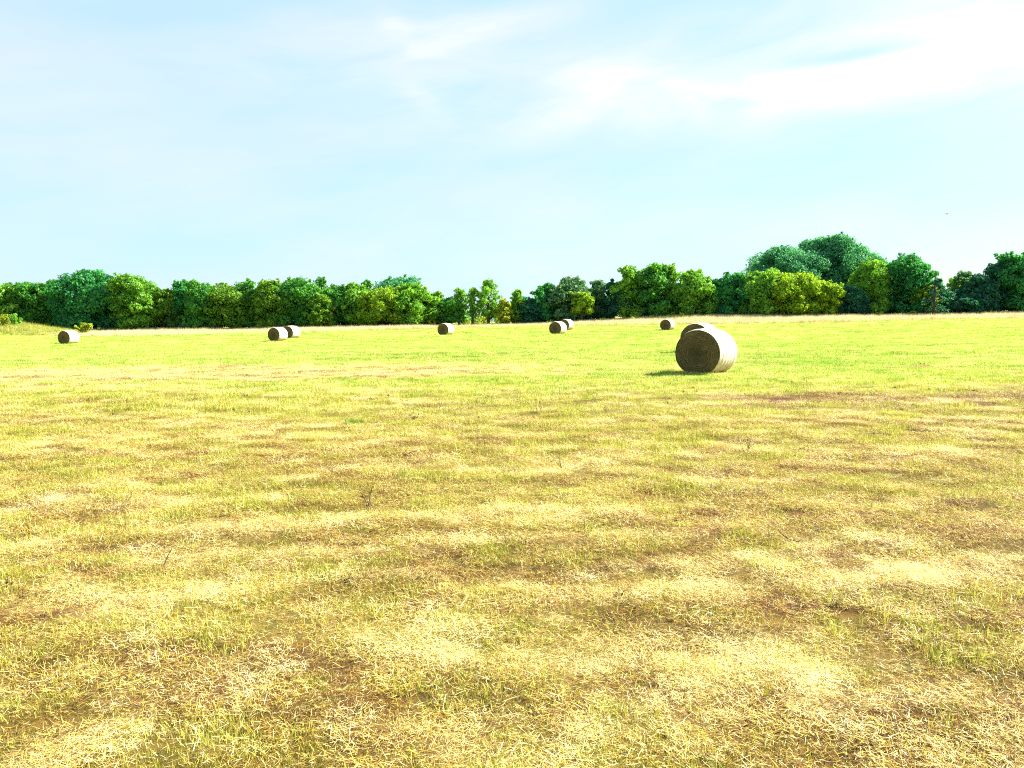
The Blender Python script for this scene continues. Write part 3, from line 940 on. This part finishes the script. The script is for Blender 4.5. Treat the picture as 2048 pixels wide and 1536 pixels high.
def sunny_items():
    rng = np.random.default_rng(53); it = []
    for k in range(60):
        px = rng.uniform(872, 1034); y = rng.uniform(139, 150)
        x = (px - 1024) / F * y
        it.append((x, y, rng.uniform(.1, 1.5), rng.uniform(.3, .7)))
    for k in range(70):
        px = rng.uniform(120, 2040); y = rng.uniform(133.5, 138); q = rng.uniform(.15, .42)
        it.append(((px - 1024) / F * y, y, q * rng.uniform(.3, 1.6), q))
    for px in (640, 730, 868, 512, 470, 1300, 1350, 1240, 1660, 1560):
        for q in range(3):
            y = rng.uniform(136.5, 138); it.append(((px + rng.uniform(-12, 12) - 1024) / F * y, y, rng.uniform(.1, .8), rng.uniform(.25, .5)))
    return it


foliage_stuff('sunlit_brush', 'pale sunlit brush seen in the gap of the wood', sunny_items(), 'light', 54, .2, 110)


def far_wood():
    rng = np.random.default_rng(55); it = []
    for k in range(420):
        x = rng.uniform(-260, 260); y = rng.uniform(300, 330)
        it.append((x, y, rng.uniform(.5, 8.0 + 3 * math.sin(x * .05)), rng.uniform(1.4, 2.8)))
    return it


foliage_stuff('distant_wood', 'far blue green wood glimpsed through the gap', far_wood(), 'far', 56, .8, 22)


# shrubs in the open
def shrub(label, px, py, Y, h, w, pal, seed, name='shrub', leaf=.16, stems=7):
    p = at(px, py, Y); gz = tz(p.x, Y); h = max(.5, p.z - gz)
    root = empty(name, (p.x, Y, gz - .03))
    tag(root, label, 'shrub', 'shrubs at the field edge')
    rng = np.random.default_rng(seed)
    cent, rad = [], []; mb = MB()
    for k in range(stems):
        a = rng.random() * 2 * PI; q = rng.uniform(.2, 1) * w / 2
        e = Vector((math.cos(a) * q, math.sin(a) * q, h * rng.uniform(.6, 1)))
        mb.add(tube([(e.x * .15, e.y * .15, 0), (e.x * .5, e.y * .5, e.z * .55), e], [.03, .02, .008], 5))
        for f in np.linspace(.3, 1, 6):
            b = Vector((e.x * f, e.y * f, e.z * f)); cent.append(b); rad.append(rng.uniform(.14, .3) * (h / 2) ** .5)
    W, Q, tint = leaf_cloud(np.array(cent), np.array(rad), [16] * len(rad), leaf, rng, .7, .3)
    me = mesh_np('foliage', W, [Q], FOL[pal], False, {'tint': ('FACE', 'FLOAT', tint)})
    link(bpy.data.objects.new('foliage', me), root)
    mb.build('stem', M['bark'], root)


shrub('rounded light green shrub on top of the weedy bank at the left edge', 8, 629, 116, 2.0, 2.2, 'light', 61, stems=10)
shrub('spiky light green shrub on the weedy bank, right of the rounded one', 31, 628, 117, 2.2, 2.0, 'bright', 62, stems=8)
shrub('young lone shrub with spreading branches just right of the leftmost bale', 169, 645, 118, 1.6, 2.5, 'light', 63, 'sapling', .18, 10)
shrub('small pale shrub at the foot of the wood near the far single bale', 1362, 625, 134, 1.0, .9, 'light', 64, stems=5)
shrub('bright green little shrub up and left of the big bale', 1417, 611, 136, 2.0, 1.3, 'bright', 65, stems=8)
shrub('low yellow green shrub at the field edge below the highest bluish dome', 1757, 624, 134, .9, 1.4, 'light', 66, stems=6)
shrub('wide low yellow green shrub at the field edge below the tall pointed tree', 1828, 622, 134, 1.0, 2.4, 'light', 67, stems=9)
shrub('pale green shrub left of the single middle bale', 866, 640, 136, 1.6, 2.0, 'light', 68, stems=8)

# fence posts in the gap
for px, lab in ((918, 'dark wooden post in the gap just right of the single middle bale'), (1031, 'thin dark wooden post at the right end of the gap in the wood')):
    Y = 137.5; p = at(px, 645, Y); gz = tz(p.x, Y)
    mb = MB()
    r = .16 if px == 918 else .09
    mb.add(tube([(0, 0, -.2), (0, 0, .6), (.02, 0, 1.3), (.02, 0, 1.36)], [r, r * .95, r * .9, r * .4], 9))
    mb.f.append(tuple(range(len(mb.v) - 9, len(mb.v))))
    o = mb.build('fence_post', M['post'], None); o.location = (p.x, Y, gz)
    tag(o, lab, 'post', 'posts in the gap of the wood')

# ------------------------------------------------------------------ hay bales
R0, LB = .775, 1.28


def bale_meshes():
    rng = np.random.default_rng(91)
    na, nl = 160, 30
    def shape(x, z):
        # sag: wider than tall, flattened where it lies
        z2 = np.where(z < 0, z * .955, z * .985)
        x2 = x * (1.03 + .03 * np.clip(-z, 0, 1))
        z2 = np.where(z2 < -.64, -.64 + (z2 + .64) * .55, z2)
        return x2, z2
    A = np.linspace(0, 2 * PI, na, endpoint=False)
    U = np.linspace(-1, 1, nl)
    V = []
    for u in U:
        e = 1 - .045 * abs(u) ** 8 - .012 * u * u
        r = R0 * e + .012 * np.sin(u * 19 + 1.3) * .6 + .02 * (fbm(np.cos(A) * 2 + 5, np.sin(A) * 2 + u * 2.5, 7, 3) - .5) + .012 * (fbm(np.cos(A) * 9 + 5, np.sin(A) * 9 + u * 12, 19, 2) - .5)
        x, z = shape(np.sin(A) * r, np.cos(A) * r)
        V.append(np.stack([x, np.full(na, u * LB / 2), z], 1))
    V = np.concatenate(V)
    i = np.arange(nl - 1)[:, None] * na + np.arange(na)[None]
    j = np.arange(nl - 1)[:, None] * na + (np.arange(na)[None] + 1) % na
    Q = np.stack([i, j, j + na, i + na], 2).reshape(-1, 4)
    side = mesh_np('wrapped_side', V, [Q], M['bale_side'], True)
    ends = []
    for sgn in (-1, 1):
        V = []; nr = 46
        for k in range(nr + 1):
            f = k / nr
            r = R0 * .948 * f
            rr = r + .006 * np.sin(A * 3 + f * 9)
            x, z = shape(np.sin(A) * rr, np.cos(A) * rr)
            sp = .007 * np.sin(2 * PI * (rr / .062 - A / (2 * PI))) * (f > .05)
            bulge = .03 * (1 - f ** 4) + .03 * (fbm(x * 3 + 4, z * 3, 23 + sgn, 3) - .5) - .05 * np.exp(-(rr / .12) ** 2) - .02 * f ** 10
            V.append(np.stack([x, np.full(na, sgn * LB / 2) + sgn * (bulge + sp * (1 - f ** 12)), z], 1))
        V = np.concatenate(V)
        i = np.arange(nr)[:, None] * na + np.arange(na)[None]
        j = np.arange(nr)[:, None] * na + (np.arange(na)[None] + 1) % na
        Q = np.stack([i, j, j + na, i + na] if sgn > 0 else [i, i + na, j + na, j], 2).reshape(-1, 4)
        ends.append(mesh_np('coiled_end', V, [Q], M['bale_end'], True))
    # loose stalks standing off the rim and the ends
    n = 900
    Vb, Q4, T3 = blades(n, .001, .06, .24, .003, .007, .7, curve=.9)
    Vb = Vb.reshape(n, 5, 3)
    a = rng.random(n) * 2 * PI; onend = rng.random(n) < .6
    out = np.empty_like(Vb)
    for k in range(n):
        if onend[k]:
            sg = -1 if rng.random() < .5 else 1
            r = R0 * .97 * math.sqrt(rng.uniform(.3, 1)); x, z = shape(np.array([math.sin(a[k]) * r]), np.array([math.cos(a[k]) * r]))
            o = Vector((x[0], sg * LB / 2, z[0])); nrm = Vector((math.sin(a[k]) * .3, sg, math.cos(a[k]) * .3 - .2)).normalized()
        else:
            x, z = shape(np.array([math.sin(a[k]) * R0 * .96]), np.array([math.cos(a[k]) * R0 * .96]))
            o = Vector((x[0], rng.uniform(-.48, .48) * LB, z[0])); nrm = Vector((math.sin(a[k]), rng.normal(0, .3), math.cos(a[k]))).normalized()
        q = nrm.to_track_quat('Z', 'Y').to_matrix()
        sc = .6 if onend[k] else .3
        for m_ in range(5):
            v = q @ Vector(Vb[k, m_] * sc); out[k, m_] = o + v
    straw = mesh_np('loose_straw', out.reshape(-1, 3), [Q4, T3], M['straw'], False)
    return side, ends, straw


B_SIDE, B_ENDS, B_STRAW = bale_meshes()


def bale0():
    root = empty('hay_bale', (0, 0, 0))
    link(bpy.data.objects.new('wrapped_side', B_SIDE), root)
    for e in B_ENDS:
        link(bpy.data.objects.new('coiled_end', e), root)
    s = link(bpy.data.objects.new('loose_straw', B_STRAW), root); s['kind'] = 'stuff'
    return root


def copy_thing(o):
    c = o.copy(); COL.objects.link(c)
    for ch in list(o.children):
        d = ch.copy(); COL.objects.link(d); d.parent = c
    return c


BALES = [  # label, px centre, base py, distance, height in px, turn of the axis (degrees right of straight ahead)
    ('big round hay bale in the field, nearest to the camera, dark coiled end in shade', 1412, 746, 25.2, 91, 40),
    ('hay bale half hidden behind the nearest big bale', 1400, 703, 38.9, 59, 38),
    ('lone hay bale at the far left beside the young shrub', 138, 687.5, 83.4, 27.5, 13),
    ('front bale of the two touching at left, under the olive topped tree', 556, 682, 82, 28, 22),
    ('rear bale of the two touching at left, its end mostly covered', 583, 676, 90, 25.5, 23),
    ('single hay bale at the middle of the field, left of the gap in the wood', 892, 670.5, 95.6, 24.5, 28),
    ('front bale of the middle pair, below the grey green tree', 1116, 668.5, 88, 26.5, 33),
    ('rear bale of the middle pair, peeking out on the right', 1133, 659.5, 106.7, 22, 34),
    ('small far hay bale below the three tall trees, alone', 1335, 660.5, 104, 22.5, 37),
]
proto = bale0()
for k, (lab, px, by, Y, hp, turn) in enumerate(BALES):
    o = proto if k == 0 else copy_thing(proto)
    p = at(px, by, Y)
    gz = tz(p.x, Y)
    s = hp * Y / F / (R0 * (.985 + .64 / R0 + (.955 - .64 / R0) * .55))
    lowest = -.64 - (R0 * .955 - .64) * .55
    o.scale = (s, s, s)
    o.location = (p.x, Y, gz - lowest * s - .05)
    o.rotation_euler = (0, 0, math.radians(-turn))
    o['label'] = lab; o['category'] = 'hay bale'; o['group'] = 'round hay bales in the field'


# ------------------------------------------------------------------ odd plants and litter in the stubble
def ground_at(px, py):
    d = ray(px, py)
    lo, hi = 1.5, 140.0
    t = None
    ys = np.geomspace(1.5, 130, 4000)
    zz = CAM_H + d.z / d.y * ys; xx = d.x / d.y * ys
    k = np.argmax(zz < terr(xx, ys))
    return float(xx[k]), float(ys[k])


def weed(label, px, py, h, n, seed, mat='deadstem', name='dry_weed', leaf=.03, spread=.35):
    x, y = ground_at(px, py)
    root = empty(name, (x, y, tz(x, y) - .01))
    tag(root, label, 'weed', 'weeds standing in the stubble')
    rng = np.random.default_rng(seed)
    mb = MB(); V, Q, T3 = [], [], []
    lf = MB()
    for k in range(n):
        a = rng.random() * 2 * PI; hh = h * rng.uniform(.55, 1); sp = rng.uniform(.1, 1) * spread * hh
        e = Vector((math.cos(a) * sp + rng.normal(0, .04), math.sin(a) * sp, hh)); m_ = Vector((e.x * .35, e.y * .35, hh * .55))
        b0 = Vector((rng.normal(0, .03), rng.normal(0, .03), 0))
        mb.add(tube([b0, m_, e], [.0038, .0028, .0016], 5))
        for j in range(int(7 * (leaf > 0))):
            f = rng.uniform(.35, 1); c = m_.lerp(e, f) if f > .5 else b0.lerp(m_, f * 1.6)
            d = Vector(rng.normal(size=3)).normalized(); w = d.cross(Vector((.3, .2, .9))).normalized() * leaf * .28
            t = c + d * leaf * rng.uniform(.8, 2)
            md = c.lerp(t, .5)
            lf.add(([c, md + w, t, md - w], [(0, 1, 2, 3)]))
    mb.build('stem', M['deadstem'], root)
    if leaf > 0:
        lf.build('foliage', M['deadleaf'], root, False)


weed('tall dried weed stalks standing together in the yellow green stubble left of centre', 738, 1024, .27, 6, 1, leaf=.022, spread=.4)
weed('two thin dried stalks right of the centre of the field', 1122, 944, .27, 3, 2, leaf=.008, spread=.25)
weed('dark leafy weed sticking up alone in pale stubble right of centre', 1497, 903, .23, 5, 3, leaf=.024, spread=.35)
weed('small dark dead plant right of the lush green tuft', 828, 843, .15, 6, 4, leaf=.03, spread=.5)


def twig(label, pts, r):
    x0, y0 = ground_at(*pts[0][:2])
    root = bpy.data.objects.new('dead_twig', None)
    path = []
    for px, py, hz in pts:
        x, y = ground_at(px, py)
        path.append(Vector((x - x0, y - y0, tz(x, y) - tz(x0, y0) + hz)))
    mb = MB(); n = len(path)
    mb.add(tube(path, [r * (1 - .6 * k / (n - 1)) for k in range(n)], 6))
    o = mb.build('dead_twig', M['deadstem'], None); o.location = (x0, y0, tz(x0, y0))
    tag(o, label, 'twig', 'dead twigs on the stubble')


twig('bent dark twig lying in the stubble at the right', [(1606, 1090, .02), (1580, 1088, .03), (1562, 1080, .05), (1552, 1068, .07), (1545, 1051, .05)], .006)


def stick(label, px, py, h, lean):
    x, y = ground_at(px, py)
    mb = MB(); mb.add(tube([(0, 0, -.01), (lean * .4, .02, h * .5), (lean, .03, h)], [.005, .004, .002], 6))
    o = mb.build('dead_twig', M['deadstem'], None); o.location = (x, y, tz(x, y)); tag(o, label, 'twig', 'dead twigs on the stubble')


stick('thin dark stalk leaning right in the brown stubble at the lower left', 326, 1134, .13, .06)
stick('dark stalk lying among pale hay near the middle of the field', 800, 916, .10, .25)

# lush tuft
x, y = ground_at(708, 849)
mm = blade_mesh('lush_grass_tuft', [(blades(420, .24, .12, .24, .004, .008, .55, curve=.8, rng=np.random.default_rng(8)), M['tuft'])])
o = link(bpy.data.objects.new('lush_grass_tuft', mm)); o.location = (x, y, tz(x, y)); o.scale = (.72, .6, .8)
tag(o, 'lush bright green grass tuft alone in the stubble left of centre', 'grass tuft')

# dark clods
rng = np.random.default_rng(14)
mb = MB()
for k in range(34):
    px = rng.normal(1010, 20); py = rng.normal(945, 3)
    x, y = ground_at(px, py)
    r = rng.uniform(.006, .017)
    vs = []; fs = []
    for a in range(5):
        for b in range(7):
            th = PI * (a + .5) / 5; ph = 2 * PI * b / 7; q = r * rng.uniform(.75, 1.2)
            vs.append((x + q * math.sin(th) * math.cos(ph) * 1.3, y + q * math.sin(th) * math.sin(ph), tz(x, y) + .015 + q * math.cos(th)))
    for a in range(4):
        for b in range(7):
            fs.append((a * 7 + b, a * 7 + (b + 1) % 7, (a + 1) * 7 + (b + 1) % 7, (a + 1) * 7 + b))
    fs.append(tuple(range(7))); fs.append(tuple(range(34, 27, -1)))
    mb.add((vs, fs))
o = mb.build('scattered_droppings', M['dung'], None)
tag(o, 'patch of small dark droppings scattered on the stubble', None, None, 'stuff')

# bird, a speck in the sky at the right
p = at(1893, 428, 110)
bd = bpy.data.objects.new('bird', None)
mb = MB()
mb.add(tube([(-.26, 0, .01), (-.2, 0, 0), (-.05, 0, 0), (.12, 0, .02), (.2, 0, .04), (.26, 0, .03)], [.015, .035, .065, .055, .04, .008], 8))
for sgn in (-1, 1):
    r0 = [Vector((.12, .03 * sgn, .03)), Vector((.1, .25 * sgn, .13)), Vector((-.03, .48 * sgn, .07))]
    r1 = [Vector((-.08, .03 * sgn, .02)), Vector((-.08, .25 * sgn, .11)), Vector((-.09, .46 * sgn, .06))]
    top_ = [v + Vector((0, 0, .012)) for v in r0 + r1]
    vs = r0 + r1 + top_
    fs = []
    for k in range(2):
        fs += [(k, k + 1, k + 4, k + 3), (6 + k, 9 + k, 10 + k, 7 + k), (k, 6 + k, 7 + k, k + 1), (3 + k, k + 4, k + 10, k + 9)]
    mb.add((vs, fs))
o = mb.build('bird', M['feather'], None, False)
o.location = p; o.rotation_euler = (0, 0, .6)
tag(o, 'tiny dark bird flying in the pale sky at the right', 'bird')

# ------------------------------------------------------------------ haze
def haze():
    mb = MB()
    x0, x1, y0, y1, z0, z1 = -1300, 1300, -90, 1300, -8, 24
    vs = [(x, y, z) for z in (z0, z1) for y in (y0, y1) for x in (x0, x1)]
    mb.add((vs, [(0, 2, 3, 1), (4, 5, 7, 6), (0, 1, 5, 4), (2, 6, 7, 3), (0, 4, 6, 2), (1, 3, 7, 5)]))
    m, nt, nd, L = new_mat('haze')
    v = N(nt, 'ShaderNodeVolumePrincipled')
    v.inputs['Color'].default_value = (.62, .86, 1, 1)
    v.inputs['Density'].default_value = HAZE
    v.inputs['Anisotropy'].default_value = .2
    out = N(nt, 'ShaderNodeOutputMaterial'); L.new(v.outputs[0], out.inputs['Volume'])
    o = mb.build('haze', m, None, False)
    tag(o, 'thin blue summer haze over the field', None, None, 'stuff')


HAZE = 0.0
if HAZE > 0:
    haze()

# ------------------------------------------------------------------ light and sky
SUN_EL, SUN_AZ = math.radians(38), math.radians(66)      # azimuth from straight ahead (+Y) towards the right (+X)
sd = Vector((math.sin(SUN_AZ) * math.cos(SUN_EL), math.cos(SUN_AZ) * math.cos(SUN_EL), math.sin(SUN_EL)))
sun_d = bpy.data.lights.new('sun', 'SUN')
sun_d.energy = 5.0
sun_d.angle = math.radians(.55)
sun_d.color = (1, .95, .84)
sun = bpy.data.objects.new('sun', sun_d)
sun.rotation_euler = sd.to_track_quat('Z', 'Y').to_euler()
COL.objects.link(sun)

w = bpy.data.worlds.new('World')
S.world = w
w.use_nodes = True
nt = w.node_tree
nt.nodes.clear()
L = nt.links
sky = N(nt, 'ShaderNodeTexSky', sky_type='NISHITA')
sky.sun_disc = False
sky.sun_elevation = SUN_EL
sky.sun_rotation = SUN_AZ
sky.altitude = 0
sky.air_density = 1.0
sky.dust_density = 1.2
sky.ozone_density = 1.0
tc = N(nt, 'ShaderNodeTexCoord')
sp = N(nt, 'ShaderNodeSeparateXYZ'); L.new(tc.outputs['Generated'], sp.inputs[0])
az = math_n(nt, 'ARCTAN2', sp.outputs[0], sp.outputs[1])
el = math_n(nt, 'ARCSINE', sp.outputs[2])
# cloud texture on a high flat layer
zz = math_n(nt, 'MAXIMUM', sp.outputs[2], .03)
cb = N(nt, 'ShaderNodeCombineXYZ')
L.new(math_n(nt, 'MULTIPLY', az, 3.4), cb.inputs[0]); L.new(math_n(nt, 'MULTIPLY_ADD', az, -1.4, math_n(nt, 'MULTIPLY', el, 13.0)), cb.inputs[1])
n1 = N(nt, 'ShaderNodeTexNoise', i_Scale=1.5, i_Detail=9.0, i_Roughness=.56, i_Distortion=.7); L.new(cb.outputs[0], n1.inputs['Vector'])
n2 = N(nt, 'ShaderNodeTexNoise', i_Scale=.8, i_Detail=4.0, i_Roughness=.5); L.new(cb.outputs[0], n2.inputs['Vector'])


def sky_dir(px, py):
    d = ray(px, py).normalized()
    return math.atan2(d.x, d.y), math.asin(d.z)


def blob(px, py, rx, ry, ang, amp):
    """a bank of cloud standing at a compass bearing and height above the horizon (sizes in photo pixels)"""
    a0, e0 = sky_dir(px, py)
    c, s = math.cos(ang), math.sin(ang)
    da = math_n(nt, 'SUBTRACT', az, a0); de = math_n(nt, 'SUBTRACT', el, e0)
    u = math_n(nt, 'DIVIDE', math_n(nt, 'ADD', math_n(nt, 'MULTIPLY', da, c), math_n(nt, 'MULTIPLY', de, s)), rx / F)
    v = math_n(nt, 'DIVIDE', math_n(nt, 'SUBTRACT', math_n(nt, 'MULTIPLY', de, c), math_n(nt, 'MULTIPLY', da, s)), ry / F)
    q = math_n(nt, 'ADD', math_n(nt, 'MULTIPLY', u, u), math_n(nt, 'MULTIPLY', v, v))
    return math_n(nt, 'MULTIPLY', math_n(nt, 'EXPONENT', math_n(nt, 'MULTIPLY', q, -1.0)), amp)


tot = None
for b in ((2030, 70, 330, 75, .12, 2.1), (1750, 145, 330, 38, .05, 1.0), (1480, 170, 380, 50, .1, .62), (1150, 200, 330, 60, .06, .55),
          (1500, 40, 500, 40, .15, .35), (800, 95, 230, 60, .02, .48), (780, 38, 26, 18, 0, .5), (960, 50, 220, 26, .12, .4),
          (840, 190, 40, 18, -.4, .35), (1190, 150, 110, 30, 0, .35), (560, 130, 160, 40, 0, .25), (1730, 108, 140, 16, .03, -2.2),
          (1580, 600, 900, 130, 0, .32), (700, 400, 700, 120, 0, .14), (150, 190, 260, 70, 0, .16)):
    t = blob(*b)
    tot = t if tot is None else math_n(nt, 'ADD', tot, t)
brk = math_n(nt, 'MULTIPLY_ADD', n1.outputs[0], 3.0, -1.05)          # wisps: break the banks up
cl = math_n(nt, 'MULTIPLY', tot, math_n(nt, 'MAXIMUM', math_n(nt, 'MULTIPLY_ADD', brk, .85, .28), 0.12))
cl = math_n(nt, 'ADD', cl, math_n(nt, 'MULTIPLY_ADD', n2.outputs[0], .9, -.40))
cl = math_n(nt, 'MAXIMUM', math_n(nt, 'MINIMUM', cl, 1.0), 0.0)
SKY_TINT = (.92, 1.05, .90)
CLOUD = (4.95, 5.1, 5.15)
VEIL = (3.15, 4.6, 5.5)
skc = mix_col(nt, 1.0, sky.outputs[0], SKY_TINT, 'MULTIPLY')
VEIL2 = (3.65, 4.45, 5.5)
veil = mix_col(nt, math_n(nt, 'MULTIPLY_ADD', n2.outputs[0], 2.4, -.8), VEIL, VEIL2)
c = mix_col(nt, .78, skc, veil)
c = mix_col(nt, cl, c, CLOUD)
bg = N(nt, 'ShaderNodeBackground'); bg.inputs['Strength'].default_value = .05
L.new(c, bg.inputs[0])
out = N(nt, 'ShaderNodeOutputWorld'); L.new(bg.outputs[0], out.inputs[0])

# ------------------------------------------------------------------ render settings
S.view_settings.view_transform = 'Standard'
S.view_settings.look = 'None'
S.view_settings.exposure = 2.05
S.view_settings.gamma = 1.0
S.cycles.max_bounces = 8
S.cycles.diffuse_bounces = 3
S.cycles.transmission_bounces = 4
S.cycles.volume_bounces = 0
S.cycles.transparent_max_bounces = 4
S.cycles.use_adaptive_sampling = True
S.cycles.adaptive_threshold = 0.01
S.cycles.use_denoising = False
S.cycles.filter_width = 1.1
